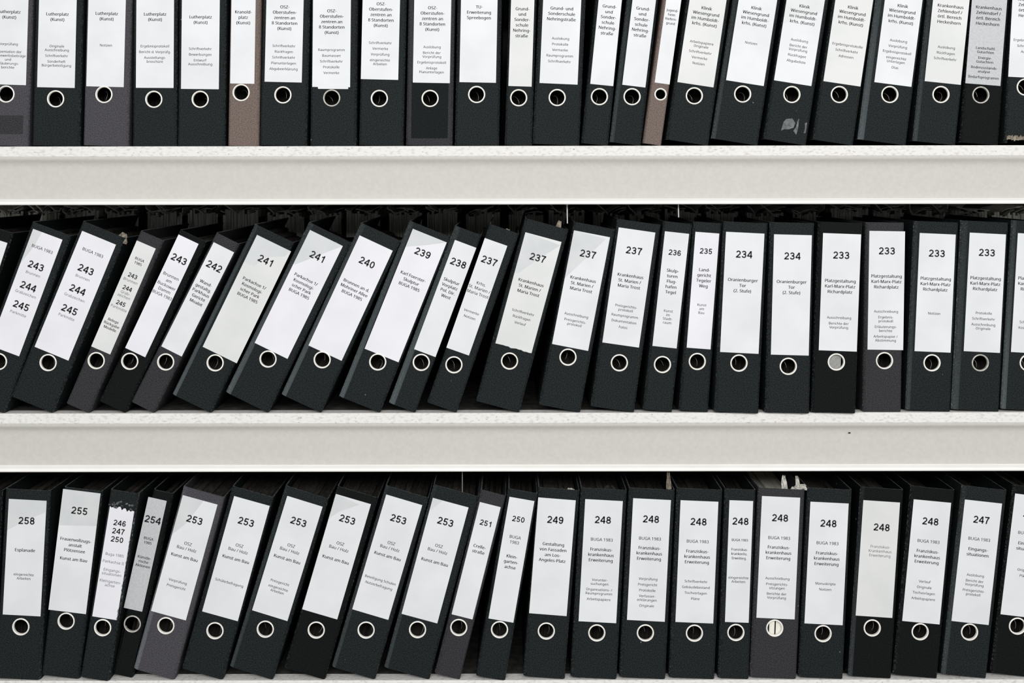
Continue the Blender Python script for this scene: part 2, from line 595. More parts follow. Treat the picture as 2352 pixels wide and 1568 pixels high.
def binder(row, xbr, W, th, lab, ring, texts, desc, c='k', rec=3.0, cl=5.0, cr=5.0, cd=6.0, H=435.0, lift=0.0,
           lc='w', film=None, rr=20.0, front=None, du=0.0, dull=False, arc=True, pfront=70.0, group=None, labrough=None, sb=0.0):
    """xbr: px of the lower right corner; lab = (BLx, BLy, w, h); ring = (x, y) px;
    texts = [(kind, y px, text)] along the label's own axis"""
    COUNT[0] += 1
    rnd = random.Random(COUNT[0] * 17 + 3)
    a = math.radians(th)
    k = (D + rec) / D
    X0, Z0 = PX(xbr, rec), shelf_z(row) + lift * S + 0.0002
    root = bpy.data.objects.new('lever_arch_binder', None)
    COL.objects.link(root)
    root.location = (X0, rec * S, Z0)
    root.rotation_euler = (0, a, 0)
    root.empty_display_size = 0.05
    tag(root, desc, 'binder', group or {'T': 'binders on the upper shelf', 'M': 'binders on the middle shelf',
                                        'B': 'binders on the bottom shelf'}[row])

    def loc(px, py):
        dx = (PX(px, rec) - X0) / S
        dz = (PZ(px, py, rec) - Z0) / S
        return dx * math.cos(a) - dz * math.sin(a), dx * math.sin(a) + dz * math.cos(a)
    ru, rv = loc(*ring)
    ru = max(-W + cl + rr * .75, min(-cr - rr * .75, ru))
    rh = rr - 2.3
    m = M[c]
    sp = link('spine', spine_mesh(-W + cl, -cr, H, ru, rv, rh, v0=sb), [m, M_RIM], root)
    link('side_cover', cover_mesh(W, H, cl, cd, -1), [m, M_RIM], root)
    link('side_cover', cover_mesh(W, H, cr, cd, 1), [m, M_RIM], root)
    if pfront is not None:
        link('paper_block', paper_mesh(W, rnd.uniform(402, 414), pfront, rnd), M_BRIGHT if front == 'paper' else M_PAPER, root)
    key = round(rr, 1)
    if key not in _rings: _rings[key] = (ring_mesh(rr), ring_mesh(rr))
    rm = _rings[key][1 if dull else 0]
    link('finger_ring', rm, M_RINGD if dull else M_RING, root, (ru * S, 0, rv * S))
    if arc:
        ao = link('arch_wire', ARC, M_WIRE, root, ((ru + rnd.uniform(-14, 2)) * S, rnd.uniform(16, 30) * S, (rv - rnd.uniform(2, 12)) * S))
        ao.rotation_euler = (0, rnd.uniform(-.5, .5), 0)
    if front == 'grey':
        V, F = [], []
        box_data(V, F, (ru - rr) * S, (ru + rr * .62) * S, 7 * S, 9 * S, (rv - 40) * S, (rv + 30) * S)
        link('index_card', from_py('index_card', V, F), mat('grey_index_card', (140, 140, 138), (156, 156, 154), 200, .8), root)
    if front == 'paper':
        V, F = [], []
        box_data(V, F, (ru - rr * .55) * S, (ru + 1.0) * S, 6.5 * S, 9 * S, (rv - 40) * S, (rv + 30) * S)
        box_data(V, F, (ru + 4.2) * S, (ru + rr) * S, 6.5 * S, 9 * S, (rv - 40) * S, (rv + 30) * S)
        link('index_card', from_py('index_card', V, F), mat('bright_index_card', (236, 234, 226), (222, 219, 210), 90, .8, stretch=(8, 1, .2)), root)
    # label
    lx, ly, lw, lh = lab
    lu, lv = loc(lx, ly)
    lm = LABS[lc]
    V, F = [], []
    if labrough:
        R = random.Random(labrough[1])
        nt = 14
        top = []
        for q in range(nt + 1):
            top.append((lu + lw * q / nt, lv + lh - (R.uniform(0, labrough[0]) if labrough[2] in 'tb' and 't' in labrough[2] else 0)))
        bot = []
        for q in range(nt + 1):
            bot.append((lu + lw * q / nt, lv + (R.uniform(0, labrough[0]) if 'b' in labrough[2] else 0)))
        poly = bot + top[::-1]
        if 'r' in labrough[2]:
            pass
        n = len(poly)
        V = [(p[0] * S, -0.00015, p[1] * S) for p in poly] + [(p[0] * S, 0.0002, p[1] * S) for p in poly]
        F = [(q, q + 1, n - 2 - q, n - 1 - q) for q in range(nt)]
        F += [(q, (q + 1) % n, n + (q + 1) % n, n + q) for q in range(n)]
        lme = fixn(from_py('label', V, F))
    else:
        box_data(V, F, lu * S, (lu + lw) * S, -0.00015, 0.0002, lv * S, (lv + lh) * S)
        lme = from_py('label', V, F)
    lo = link('label', lme, lm, root)
    if film:
        pts = [((lu + fx * lw) * S, -0.00018, (lv + lh - fy * lh) * S) for fx, fy in film]
        link('film_glare', from_py('film_glare', pts, [tuple(range(len(pts)))]), M_GLARE, lo)
    items = []
    # label axis: at image row y the centre of the label
    cu = lu + lw / 2 + du
    for kind, y, t in texts:
        # find v so that world z corresponds to image y at centre axis
        # iterate: point (cu, v) -> world dx = cu cos + v sin ; dz = -cu sin + v cos
        px = lx + 40
        for _ in range(3):
            dz = (PZ(px, y, rec) - Z0) / S
            v = (dz + cu * math.sin(a)) / math.cos(a)
            dx = cu * math.cos(a) + v * math.sin(a)
            px = 1176 + (X0 / S + dx) / k
        items.append((kind, cu, v, t))
    lettering(items, lw, lo)
    CTX[desc] = (root, lu, lv, lw, lh, ru, rv, loc, W)
    return root


LU = 'Lutherplatz|(Kunst)'
OS = 'OSZ-|Oberstufen-|zentren an|8 Standorten|(Kunst)'
GS = 'Grund-|und|Sonder-|schule|Nehring-|straße'
KW = 'Klinik|Wiesengrund|im Humboldt-|krhs. (Kunst)'
KZ = 'Krankenhaus|Zehlendorf /|örtl. Bereich|Heckeshorn'
LH = 276
# ------------------------------------------------------------------ upper row
binder('T', 64, 106, 1.8, (-26, 193, 86, LH), (14, 216), [('T', 27, LU), ('s', 101, 'Vorprüfung'),
       ('s', 118.6, 'Präsentation der|Wettbewerbsbeiträge|und|Erläuterungs-|berichte')],
       'grey binder with darker band low on its spine, cut by the left edge', 'g')
binder('T', 182, 109, 1.4, (85.5, 200, 86.5, LH), (128, 227), [('T', 32.4, LU), ('s', 106, 'Originale|Ausschreibung||Schriftverkehr||Sonderheft|Bürgerbeteiligung')],
       'black Lutherplatz binder listing five small lines, between the two grey Lutherplatz binders')
binder('T', 294, 104, 1.5, (198.5, 198, 86, LH), (239, 217), [('T', 31, LU), ('s', 104, 'Notizen')],
       'dark grey binder whose Lutherplatz label has only one small word, Notizen', 'g')
binder('T', 405, 101, 0.4, (312.5, 201.5, 86.5, LH), (353.5, 228), [('T', 32.4, LU), ('s', 106, 'Ergebnisprotokoll||Bericht d. Vorprüfg.||Ausstellungs-|broschüre')],
       'black Lutherplatz binder with Ergebnisprotokoll line, right of the Notizen grey binder')
binder('T', 516, 109, 0.7, (416, 204, 87, LH), (460, 228), [('T', 39, LU), ('s', 112, 'Schriftverkehr||Bewerbungen||Entwurf|Ausschreibung')],
       'black Lutherplatz binder with faint scratches, left of the brown Kranoldplatz binder')
binder('T', 594, 71, 1.0, (529, 191.5, 55.5, LH), (554, 212.5), [('T', 27.5, 'Kranold-|platz|(Kunst)')],
       'slim brown binder with narrow label reading Kranoldplatz (Kunst)', 'b')
binder('T', 704, 108, 1.4, (608, 187.5, 85.5, LH), (650, 218), [('T', 16, OS), ('s', 105.5, 'Schriftverkehr||Rückfragen||Schriftverkehr||Planunterlagen||Abgabeerklärung')],
       'black OSZ binder next to the brown one, last small line Abgabeerklärung')
binder('T', 818, 106, 0.6, (717.5, 199.5, 87, LH), (762, 225), [('T', 25, OS), ('s', 114.5, 'Raumprogramm||Baumassen||Schriftverkehr||Protokolle||Vermerke')],
       'black OSZ binder with a white paper tab slipping out below its label', dull=True)
binder('T', 926, 102, 1.4, (829, 181.5, 86, LH), (871.5, 226), [('T', 9, OS), ('s', 98.5, 'Schriftverkehr||Vermerke||Vorprüfung||eingereichte|Arbeiten')],
       'black OSZ binder whose label sits highest above its ring, upper shelf')
binder('T', 1039, 107, 1.1, (948.5, 189.5, 85, LH), (988, 226), [('T', 18, OS), ('s', 108, 'Auslobung||Bericht der|Vorprüfung||Ergebnisprotokoll||Anlage|Planunterlagen')],
       'OSZ binder with a black inner panel framed by greyer spine edges', 'h')
binder('T', 1146, 102, 1.2, (1055.5, 188.5, 84, LH), (1095, 217), [('T', 16, 'TU-|Erweiterung|Spreebogen')],
       'black binder labelled TU-Erweiterung Spreebogen, blank label below')
binder('T', 1222, 63, 1.9, (1168, 197.3, 53.5, LH), (1191.5, 224.5), [('T', 20.4, GS)],
       'slim upright black binder labelled Grund- und Sonderschule, right of the Spreebogen one', lc='c')
binder('T', 1331, 108, 2.6, (1239.5, 190.5, 87.5, LH), (1280, 224), [('T', 19.5, 'Grund- und|Sonderschule|Nehringstraße'), ('s', 88.5, 'Auslobung||Protokolle||Vermerke||Raumprogramm||Schriftverkehr')],
       'broad black binder labelled Grund- und Sonderschule Nehringstraße with five small lines')
binder('T', 1397, 62, 5.8, (1356, 192.5, 53, LH), (1377, 222), [('T', 15, GS)],
       'slim leaning Sonderschule binder directly right of the broad Nehringstraße binder')
binder('T', 1472, 72, 7.0, (1429.5, 194.5, 53.5, LH), (1452, 222), [('T', 20, GS)],
       'slim leaning Sonderschule binder directly left of the very narrow brown binder', cl=9)
binder('T', 1519, 43, 8.0, (1504, 189.3, 34.5, LH), (1517.5, 216.5), [('u', 24, 'Jugend-|heim|Kiefern-|grund')],
       'very narrow brown binder with a small ring, narrowest on the upper shelf', 'b', rr=14.5, cl=4, cr=3, arc=False)
binder('T', 1627, 98, 8.6, (1556, 188.3, 84, LH), (1595, 220), [('T', 19.3, KW), ('s', 98, 'Arbeitspapiere|Originale||Schriftverkehr||Vermerke||Notizen')],
       'leaning Klinik Wiesengrund binder beside the very narrow brown one', lc='c')
binder('T', 1741, 108, 9.0, (1668, 184, 87.5, LH), (1706, 216), [('T', 19, KW), ('s', 99, 'Notizen')],
       'leaning Klinik Wiesengrund binder whose only small word is Notizen', cl=9)
binder('T', 1852, 99, 9.0, (1778, 184.2, 87, LH), (1819, 217), [('T', 15, KW), ('s', 93, 'Auslobung||Bericht der|Vorprüfung||Rückfragen||Abgabeliste')],
       'leaning Klinik binder with torn clear tape scraps low on the spine', film=[(0, .28), (1, .28), (1, .38), (0, .52)])
binder('T', 1960, 94, 8.5, (1891.5, 186.2, 86, LH), (1928, 217), [('T', 17.5, KW), ('s', 104, 'Ergebnisprotokolle||Schriftverkehr||Adressen')],
       'leaning Klinik Wiesengrund binder with three small lines ending in Adressen', lc='c')
binder('T', 2082, 112, 7.4, (2008.4, 188.5, 86, LH), (2044, 217), [('T', 14, KW), ('s', 94, 'Auslobung||Vorprüfung||Ergebnisprotokoll||eingereichte|Unterlagen||Dias')],
       'Klinik Wiesengrund binder with a broad scuffed left edge, last of the Klinik ones', cl=13)
binder('T', 2196, 99, 6.0, (2124, 186.2, 83.5, LH), (2161.4, 217), [('T', 14.5, KZ), ('s', 109, 'Auslobung||Rückfragen||Schriftverkehr')],
       'black Krankenhaus Zehlendorf binder with white label, left of the grey-labelled one', lc='c', cl=9)
binder('T', 2294, 89, 4.6, (2217.5, 191, 81, LH), (2253, 218), [('T', 18, KZ), ('S', 111, 'Landschaftl.|Gutachten||Energie-|Gutachten||Bodenzustands-|analyse||Bedarfsprogramm')],
       'deep black binder with a greyed label, second from the right edge on the upper shelf', 'd', lc='g', dull=True, rec=8)
binder('T', 2404, 96, 3.2, (2316, 176, 86, LH), (2355, 200), [('T', -0.5, KZ), ('s', 93, 'Ergebnisprotokolle||Schriftverkehr||Adressen')],
       'binder cut by the right edge, upper shelf, its spine foot frayed beige', 'k', sb=13)

# ------------------------------------------------------------------ middle row
PK = 'Parkachse 1/|Kosmologi-|scher Park|BUGA 1985'
MT = 'Krankenhaus|St. Marien /|Maria Trost'
PG = 'Platzgestaltung|Karl-Marx-Platz|Richardplatz'
FA = [(0, 0), (.3, 0), (.22, .13), (0, .3)]
FB = [(0, 0), (1, 0), (.9, .06), (.42, .14), (.3, .24), (0, .24)]
binder('M', -106, 100, 18, (-150, 800, 84, 282), (-110, 832), [],
       'dark binder top peeking in at the left edge, middle shelf', 'd')
binder('M', 9, 94, 20.5, (-24, 793, 72, 286), (-4, 830),
       [('R', 571.6, 'BUGA 1983'), ('N', 610.4, '243'), ('r', 629, 'Brunnen'), ('N', 657.8, '244'), ('r', 674.7, 'Grabzeichen'), ('N', 701.7, '245'), ('r', 720, 'Parkmitte')],
       'leaning binder numbered 243, 244 and 245, cut by the left edge at its foot', film=FA, lc='v')
binder('M', 120, 104, 22.4, (79, 796, 84, 288), (110, 832.5),
       [('R', 580, 'BUGA 1983'), ('N', 619, '243'), ('r', 637.5, 'Brunnen'), ('N', 665.5, '244'), ('r', 683, 'Grabzeichen'), ('N', 711, '245'), ('r', 727.7, 'Parkmitte')],
       'broad leaning binder numbered 243, 244, 245, whole in view, left on the middle shelf', lc='v', cl=6)
binder('M', 204, 58, 23.4, (209, 795, 47.5, 265), (220.5, 828),
       [('t', 596, 'BUGA|1985'), ('m', 633.4, '243'), ('r', 645, 'Brunnen'), ('m', 662, '244'), ('r', 672.5, 'Grab-|zeichen'), ('m', 696.6, '245'), ('r', 707.5, 'Parkmitte'), ('t', 736.5, 'Belege|Rückgabe|Modelle')],
       'slim leaning binder with small numbers 243, 244, 245 and crowded narrow label', 'h', lc='c', H=432, cr=4)
binder('M', 287, 66, 25.3, (287, 798.5, 51, 288), (297.5, 829.5), [('N', 595, '243'), ('R', 634, 'Brunnen|am|Buckower|Damm|BUGA 1983')],
       'slim leaning binder with the single number 243, between two other slim binders', 'd', lc='v', cr=4)
binder('M', 353, 59, 26.8, (370, 795, 52.5, 268), (380, 831), [('N', 611.5, '242'), ('T', 650, 'Wand-|gestaltg.|Parkhaus|Gericht|Moabit')],
       'slim leaning dark grey binder numbered 242', 'h', cl=4, cr=4)
binder('M', 483.5, 99, 26.0, (465, 796, 87, 286), (493.6, 833), [('N', 598, '241'), ('T', 650, PK)],
       'leaning binder numbered 241, directly right of 242', lc='c', film=FB, cl=10)
binder('M', 615, 109, 26.2, (584.5, 787, 84, 289), (615, 824.4), [('N', 589, '241'), ('T', 641, PK)],
       'leaning binder numbered 241, directly left of 240', lc='v', film=[(0, 0), (1, 0), (.05, .3), (0, .3)], cl=13)
binder('M', 736.6, 101, 25.0, (708, 793, 84, 279), (739.4, 826), [('N', 602.7, '240'), ('T', 655, 'Brunnen an d.|Mohriner Allee|BUGA 1985')],
       'leaning binder numbered 240 with a dark strip above its label', lc='v', cl=12)
binder('M', 872, 102, 22.0, (837, 800.4, 84, 297), (867, 831), [('N', 581, '239'), ('T', 635, 'Karl Foerster-|Skulptur|BUGA 1985')],
       'leaning binder numbered 239, its label reaching almost to the top', lc='v', film=[(0, 0), (1, 0), (.5, .08), (0, .15)], cl=12)
binder('M', 953, 65, 20.6, (950.6, 801.4, 52.5, 268), (967, 832), [('N', 604, '238'), ('T', 646, 'Skulptur|Vorplatz|Pol. Dir.|West')],
       'slim leaning binder numbered 238 with a light worn left edge', 'k', lc='w', cl=14, cr=3)
binder('M', 1048, 72, 19.4, (1024.7, 798, 55, 267), (1042, 837.6), [('N', 599, '237'), ('R', 652, 'Krhs.|St. Marien /|Maria Trost'), ('s', 716, 'Vermerke||Notizen')],
       'slim leaning binder numbered 237 with scuffed right side', 'k', cr=4)
binder('M', 1192, 103, 15.2, (1137, 789.6, 86, 266), (1169.7, 829), [('N', 592, '237'), ('T', 648.6, MT), ('s', 717, 'Schriftverkehr||Rückfragen||Verlauf')],
       'broad binder numbered 237 with a torn loose label lower edge, most tilted broad 237', lc='c', film=[(0, 0), (1, 0.03), (.5, .2), (.1, .36), (0, .36)], labrough=(2.5, 5, 'b'))
binder('M', 1332, 97, 11.0, (1267.4, 789.6, 84.5, 266), (1304, 820), [('N', 583.4, '237'), ('T', 641, MT), ('s', 723.7, 'Ausschreibung||Preisgerichts-|protokoll')],
       'binder numbered 237, second of the three broad ones, ring touching its label', H=428, film=[(0, 0), (.9, 0.02), (.5, .2), (.0, .42)])
binder('M', 1456, 101, 8.2, (1383, 786, 85, 267), (1422, 833), [('N', 575.6, '237'), ('T', 633.4, MT), ('s', 703.4, 'Preisgerichts-|protokoll||Raumprogramm||Dokumentation||Fotos')],
       'binder numbered 237 with four small entries ending in Fotos, left of slim 236', cl=6)
binder('M', 1543, 67, 6.3, (1498, 794, 56, 265), (1521, 837), [('n', 580, '236'), ('T', 621.6, 'Skulp-|turen|Flug-|hafen|Tegel'), ('s', 714, 'Kunst|im|Stadt-|raum')],
       'slim upright black binder numbered 236 with the word Flughafen')
binder('M', 1626, 67, 4.4, (1576.7, 798, 55, 267), (1601, 830), [('n', 576.6, '235'), ('T', 619.6, 'Land-|gericht|Tegeler|Weg'), ('s', 700, 'Kunst|am|Bau')],
       'slim upright black binder numbered 235 with the word Landgericht', lc='v')
binder('M', 1742, 101, 2.9, (1653.4, 808, 88, 275), (1696.7, 833.6), [('N', 584, '234'), ('T', 643, 'Oranienburger|Tor|(2. Stufe)')],
       'binder numbered 234, directly right of slim 235', rec=-12, cl=6)
binder('M', 1859, 101.5, 1.6, (1770, 814, 86.5, 275), (1810, 841), [('N', 587.8, '234'), ('T', 647, 'Oranienburger|Tor|(2. Stufe)')],
       'binder numbered 234, directly left of the deep black 233', rec=-12, cl=7)
binder('M', 1965, 101, 2.2, (1880, 804, 87, 268), (1920.4, 831), [('N', 586, '233'), ('T', 645, PG), ('s', 729.4, 'Ausschreibung||Berichte der|Vorprüfung')],
       'deep black binder numbered 233 with a grey card showing in its ring', 'd', rec=-12, front='grey', arc=False)
binder('M', 2070, 89, 1.0, (1992, 802.5, 82, 273), (2031, 828), [('N', 576, '233'), ('T', 634, PG), ('s', 715, 'Ausschreibung||Ergebnis-|protokoll||Erläuterungs-|berichte||Arbeitspapier /|Abstimmung')],
       'binder numbered 233 with the longest list of small entries on its label', 'h', rec=4)
binder('M', 2183, 103, 2.6, (2100, 806, 83, 272), (2140, 833), [('N', 581.7, '233'), ('T', 640, PG), ('s', 719.6, 'Notizen')],
       'binder numbered 233 whose only small word is Notizen', rec=6, cl=9)
binder('M', 2295, 110, 3.0, (2213, 806, 83.5, 273), (2251, 833), [('N', 580, '233'), ('T', 639, PG), ('s', 719, 'Protokolle||Schriftverkehr||Ausschreibung|Originale')],
       'rightmost whole binder numbered 233, small entries ending in Originale', rec=6, cl=15, dull=True)
binder('M', 2407, 108, 3.4, (2321.5, 808, 84, 274), (2361, 833), [('N', 580, '233'), ('T', 640, PG), ('s', 714, 'Vermerke||Notizen||Schriftverkehr||Kostenplanung')],
       'binder cut by the right edge, middle shelf, only a strip of label visible', rec=6, cl=10)

# ------------------------------------------------------------------ bottom row
OB = 'OSZ|Bau / Holz'
KB = 'Kunst am Bau'
FK = 'Franziskus-|krankenhaus|Erweiterung'
binder('B', -16, 100, 2.5, (-105, 1412, 84, 268), (-62, 1440), [],
       'black binder almost wholly beyond the left edge, bottom shelf', 'd')
binder('B', 90, 103, 3.1, (5, 1410.5, 87, 266), (46.6, 1439), [('N', 1195.4, '258'), ('T', 1263, 'Esplanade'), ('s', 1319, 'eingereichte|Arbeiten')],
       'black binder numbered 258 at the left end of the bottom shelf', film=[(0, 0), (1, 0), (.98, .1), (.6, .16), (0, .27)])  # film: outline of the painted glare patch on the label
binder('B', 180, 88, 7.0, (110, 1399.5, 87, 280), (150.6, 1426), [('N', 1172.7, '255'), ('T', 1239.8, 'Frauenvollzugs-|anstalt|Plötzensee'), ('T', 1284, KB)],
       'black binder numbered 255, label wholly white, right of 258', film=[(0, 0), (1, 0), (1, .27), (0, .3)], rec=8)
binder('B', 248, 66, 9.2, (210.6, 1414.7, 57, 258), (234.5, 1441),
       [('n', 1201, '246|247|250'), ('r', 1273.8, 'Buga 1985'), ('r', 1290.6, 'Parkachse II'), ('r', 1309.4, 'Eingangs-|situationen'), ('r', 1335, 'Kleingarten-|achse')],
       'slim battered binder numbered 246, 247 and 250 with torn label top', rec=-4, labrough=(9, 3, 't'), lc='v')
binder('B', 302.5, 47, 12.6, (283, 1395, 43.5, 262), (298.7, 1431.6), [('N', 1193.5, '254'), ('t', 1236.5, 'BUGA|1985'), ('t', 1280, 'Künstle-|rische|Aktionen')],
       'slim deep black binder numbered 254 with greyed label', 'd', rec=14, lc='g', dull=True, cr=3)
binder('B', 399, 98, 15.4, (345.6, 1402.4, 83, 276), (379.6, 1436.4), [('N', 1193.5, '253'), ('R', 1248.5, OB), ('T', 1279, KB), ('s', 1334.7, 'Vorprüfung||Preisgericht')],
       'grey binder numbered 253, leftmost of the 253 binders', 'g', cl=11, film=[(0, 0), (.6, 0), (.3, .22), (0, .34)])
binder('B', 510, 98, 15.6, (463, 1403.4, 85, 275), (492.4, 1448), [('N', 1198, '253'), ('R', 1252.7, OB), ('T', 1283.5, KB), ('s', 1337.6, 'Schülerbefragung')],
       'binder numbered 253 with one small line, Schülerbefragung, right of the grey one', cl=7)
binder('B', 625, 104, 17.2, (577.7, 1400.8, 85, 275), (608, 1444.5), [('N', 1198, '253'), ('R', 1252.7, OB), ('T', 1283.5, KB), ('s', 1337, 'Preisgericht||eingereichte|Arbeiten')],
       'binder numbered 253 with small lines Preisgericht and eingereichte Arbeiten', cl=9)
binder('B', 745, 98, 16.4, (692.7, 1398.5, 84, 276), (725, 1446.5), [('N', 1192.8, '253'), ('R', 1248, OB), ('T', 1284.5, KB)],
       'binder numbered 253 without small lines, fourth from left of the 253 binders', 'd', cl=7, film=[(0, 0), (.7, .03), (.2, .14), (0, .22)])
binder('B', 860, 104, 16.6, (807.7, 1398.5, 86.5, 275), (839.5, 1446.5), [('N', 1192, '253'), ('R', 1247, OB), ('T', 1276.4, KB), ('s', 1331.5, 'Beteiligung Schulen||Nutzerbefragung')],
       'binder numbered 253 with small lines Beteiligung Schulen and Nutzerbefragung', cl=9)
binder('B', 985, 108, 15.2, (921, 1409, 85, 276), (957.7, 1445.5), [('N', 1198, '253'), ('R', 1253.4, OB), ('T', 1290, KB)],
       'rightmost binder numbered 253, no small lines, left of slim 251', cl=9, film=[(0, 0), (.28, 0), (.05, .1), (0, .1)])
binder('B', 1055, 60, 14.2, (1036, 1410, 49.5, 266), (1052.3, 1440.6), [('n', 1201, '251'), ('T', 1255, 'Crelle-|straße')],
       'slim dark grey binder numbered 251', 'h', cl=6, cr=3)
binder('B', 1159, 68, 9.9, (1120.6, 1419.6, 58, 283), (1146, 1445.5), [('n', 1192, '250'), ('R', 1233.3, 'BUGA|1983'), ('T', 1277.7, 'Klein-|garten-|achse')],
       'slim binder numbered 250, right of 251', rec=-3, cl=4)
binder('B', 1296, 96, 4.6, (1214, 1407.6, 86.5, 267), (1253.4, 1448.7), [('N', 1193.5, '249'), ('T', 1249.5, 'Gestaltung|von Fassaden|am Los-|Angeles-Platz')],
       'black binder numbered 249 in the middle of the bottom shelf', cl=8, rec=4)
binder('B', 1415, 106, 3.2, (1327.6, 1426, 86.5, 281), (1369.4, 1453), [('N', 1193.5, '248'), ('R', 1238.8, 'BUGA 1983'), ('T', 1261.5, FK), ('s', 1331.5, 'Vorunter-|suchungen||Organisations- /|Raumprogramm||Arbeitspapiere')],
       'binder numbered 248 next to 249, first of the 248 binders', cl=8)
binder('B', 1527, 106, 3.0, (1438.7, 1423, 87, 280), (1481, 1453), [('N', 1191.8, '248'), ('R', 1236.5, 'BUGA 1983'), ('T', 1258, FK), ('s', 1329, 'Vorprüfung||Preisgericht||Protokolle||Verfasser-|erklärungen||Originale')],
       'binder numbered 248 with the longest small list, curled paper loop behind its top', cl=8)
binder('B', 1640, 105, 2.5, (1550, 1427.7, 87, 280), (1593.6, 1453.6), [('N', 1197.7, '248'), ('R', 1243, 'BUGA 1983'), ('T', 1265.7, FK), ('s', 1335, 'Schriftverkehr||Gebäudebestand||Tischvorlagen||Pläne')],
       'binder numbered 248 with small list ending in Pläne, left of the slim 248', cl=8)
binder('B', 1719, 71, 2.2, (1663.8, 1427.7, 54.5, 280), (1688.8, 1452), [('N', 1196.7, '248'), ('u', 1239.8, 'BUGA 1983'), ('u', 1261.5, 'Franziskus-|krankenhs.|Erweiterg.'), ('s', 1326.3, 'eingereichte|Arbeiten')],
       'slim black binder numbered 248, narrowest of the upright ones on the bottom shelf', cl=8)
binder('B', 1828, 107, 2.7, (1736, 1418, 88, 280), (1778, 1442), [('N', 1189, '248'), ('R', 1235, 'BUGA 1983'), ('T', 1256.6, FK), ('s', 1328, 'Ausschreibung||Preisgerichts-|sitzungen||Berichte der|Vorprüfung')],
       'grey binder numbered 248 with white paper showing in its ring', 'h', front='paper', arc=False, cl=7)
binder('B', 1935, 102, 2.9, (1846.3, 1431, 88, 280), (1889, 1454.6), [('N', 1201.6, '248'), ('R', 1247, 'BUGA 1983'), ('T', 1270, FK), ('s', 1340, 'Manuskripte||Notizen')],
       'binder numbered 248 with small lines Manuskripte and Notizen, right of the grey one', 'k', cl=6)
binder('B', 2046, 99, 3.9, (1964, 1413, 84.5, 266), (2002, 1441.6), [('N', 1210.6, '248'), ('r', 1255.3, 'Franziskus-'), ('r', 1265.4, 'Krankenhaus'), ('r', 1275.5, 'Erweiterung')],
       'binder numbered 248 with creamy label lettered in thin type, scuffed edges', 'd', lc='c', cl=9, rec=5, du=4)
binder('B', 2152, 102, 5.5, (2070.8, 1425.4, 86.5, 281), (2112, 1450.3), [('N', 1197, '248'), ('R', 1243, 'BUGA 1983'), ('T', 1265.7, FK), ('s', 1335.3, 'Verlauf||Originale||Tischvorlagen||Arbeitspapiere')],
       'rightmost binder numbered 248, directly left of 247', 'd', cl=8, rec=5)
binder('B', 2265, 104, 6.4, (2184, 1425.4, 86, 281), (2225.4, 1451), [('N', 1193.5, '247'), ('R', 1238, 'BUGA 1983'), ('T', 1261.5, 'Eingangs-|situationen'), ('s', 1320.8, 'Auslobung||Bericht der|Vorprüfung||Preisgerichts-|protokoll')],
       'binder numbered 247, whole in view', cl=9, rec=5)
binder('B', 2378, 104, 7.0, (2296.7, 1410, 86, 280), (2335.5, 1437.4), [('N', 1180, '247'), ('R', 1225, 'BUGA 1983'), ('T', 1248.5, 'Eingangs-|situationen'), ('s', 1309, 'Originale||Pläne')],
       'binder cut by the right edge, bottom shelf', 'd', cl=8, rec=8)

# ------------------------------------------------------------------ details on single binders


def ctx(start):
    for k, v in CTX.items():
        if k.startswith(start): return v
    raise KeyError(start)


def patch(name, start, poly, m, y=-0.0001, th=0.0003):
    root, lu, lv, lw, lh, ru, rv, loc, W = ctx(start)
    p = [loc(*q) for q in poly]
    n = len(p)
    V = [(a * S, y, b * S) for a, b in p] + [(a * S, y + th, b * S) for a, b in p]
    F = [tuple(range(n)), tuple(range(2 * n - 1, n - 1, -1))] + [(i, (i + 1) % n, n + (i + 1) % n, n + i) for i in range(n)]
    return link(name, fixn(from_py(name, V, F)), m, root)


patch('label_tab', 'black OSZ binder with a white paper tab', [(730, 198), (800, 198), (800, 204.5), (731, 204)], M_LAB, -0.0002)
patch('pocket_panel', 'OSZ binder with a black inner panel', [(945, 190), (945, 205), (944, 317), (1027, 317), (1028, 205)], M_POCK, 0.0, 0.0) if False else None
r_, lu, lv, lw, lh, ru, rv, loc, W = ctx('OSZ binder with a black inner panel')
# pocket panel as a frame around the ring
rings_pts = []
outer = [loc(946, 186), loc(944.5, 317.5), loc(1028, 317.5), loc(1031, 186)]
hole = [(ru + 19 * math.cos(2 * math.pi * k / 28), rv + 19 * math.sin(2 * math.pi * k / 28)) for k in range(28)]
tr = tessellate_polygon([[Vector((a, b, 0)) for a, b in outer], [Vector((a, b, 0)) for a, b in hole]])
allp = outer + hole
link('pocket_panel', fixn(from_py('pocket_panel', [(a * S, -0.0001, b * S) for a, b in allp], [tuple(t) for t in tr])), M_POCK, r_)
patch('dark_band', 'grey binder with darker band', [(-30, 265), (-32, 308), (52, 308), (54, 265)], M['h'], -0.0001)
for poly in ([(1794, 300), (1800, 280), (1806, 273), (1820, 272), (1827, 282), (1823, 293), (1812, 297), (1800, 297)],
             [(1831, 278), (1836, 272), (1833, 296), (1829, 309), (1822, 301), (1829, 291)],
             [(1849, 283), (1854, 281), (1851, 305), (1846, 306), (1849, 296)]):
    patch('tape_scrap', 'leaning Klinik binder with torn clear tape', poly, M_TAPE)
# frayed foot of the rightmost upper binder
r_, lu, lv, lw, lh, ru, rv, loc, W = ctx('binder cut by the right edge, upper')
V, F = [], []
R = random.Random(9)
for k in range(34):
    x = -W + 3 + k * 2.8
    box_data(V, F, x * S, (x + 2.6) * S, (-1.6 + R.uniform(-.5, .5)) * S, 1.0 * S, (9 - R.uniform(0, 4)) * S, (16 + R.uniform(-1, 4)) * S)
fo = link('frayed_edge', from_py('frayed_edge', V, F), M_TAB, r_)
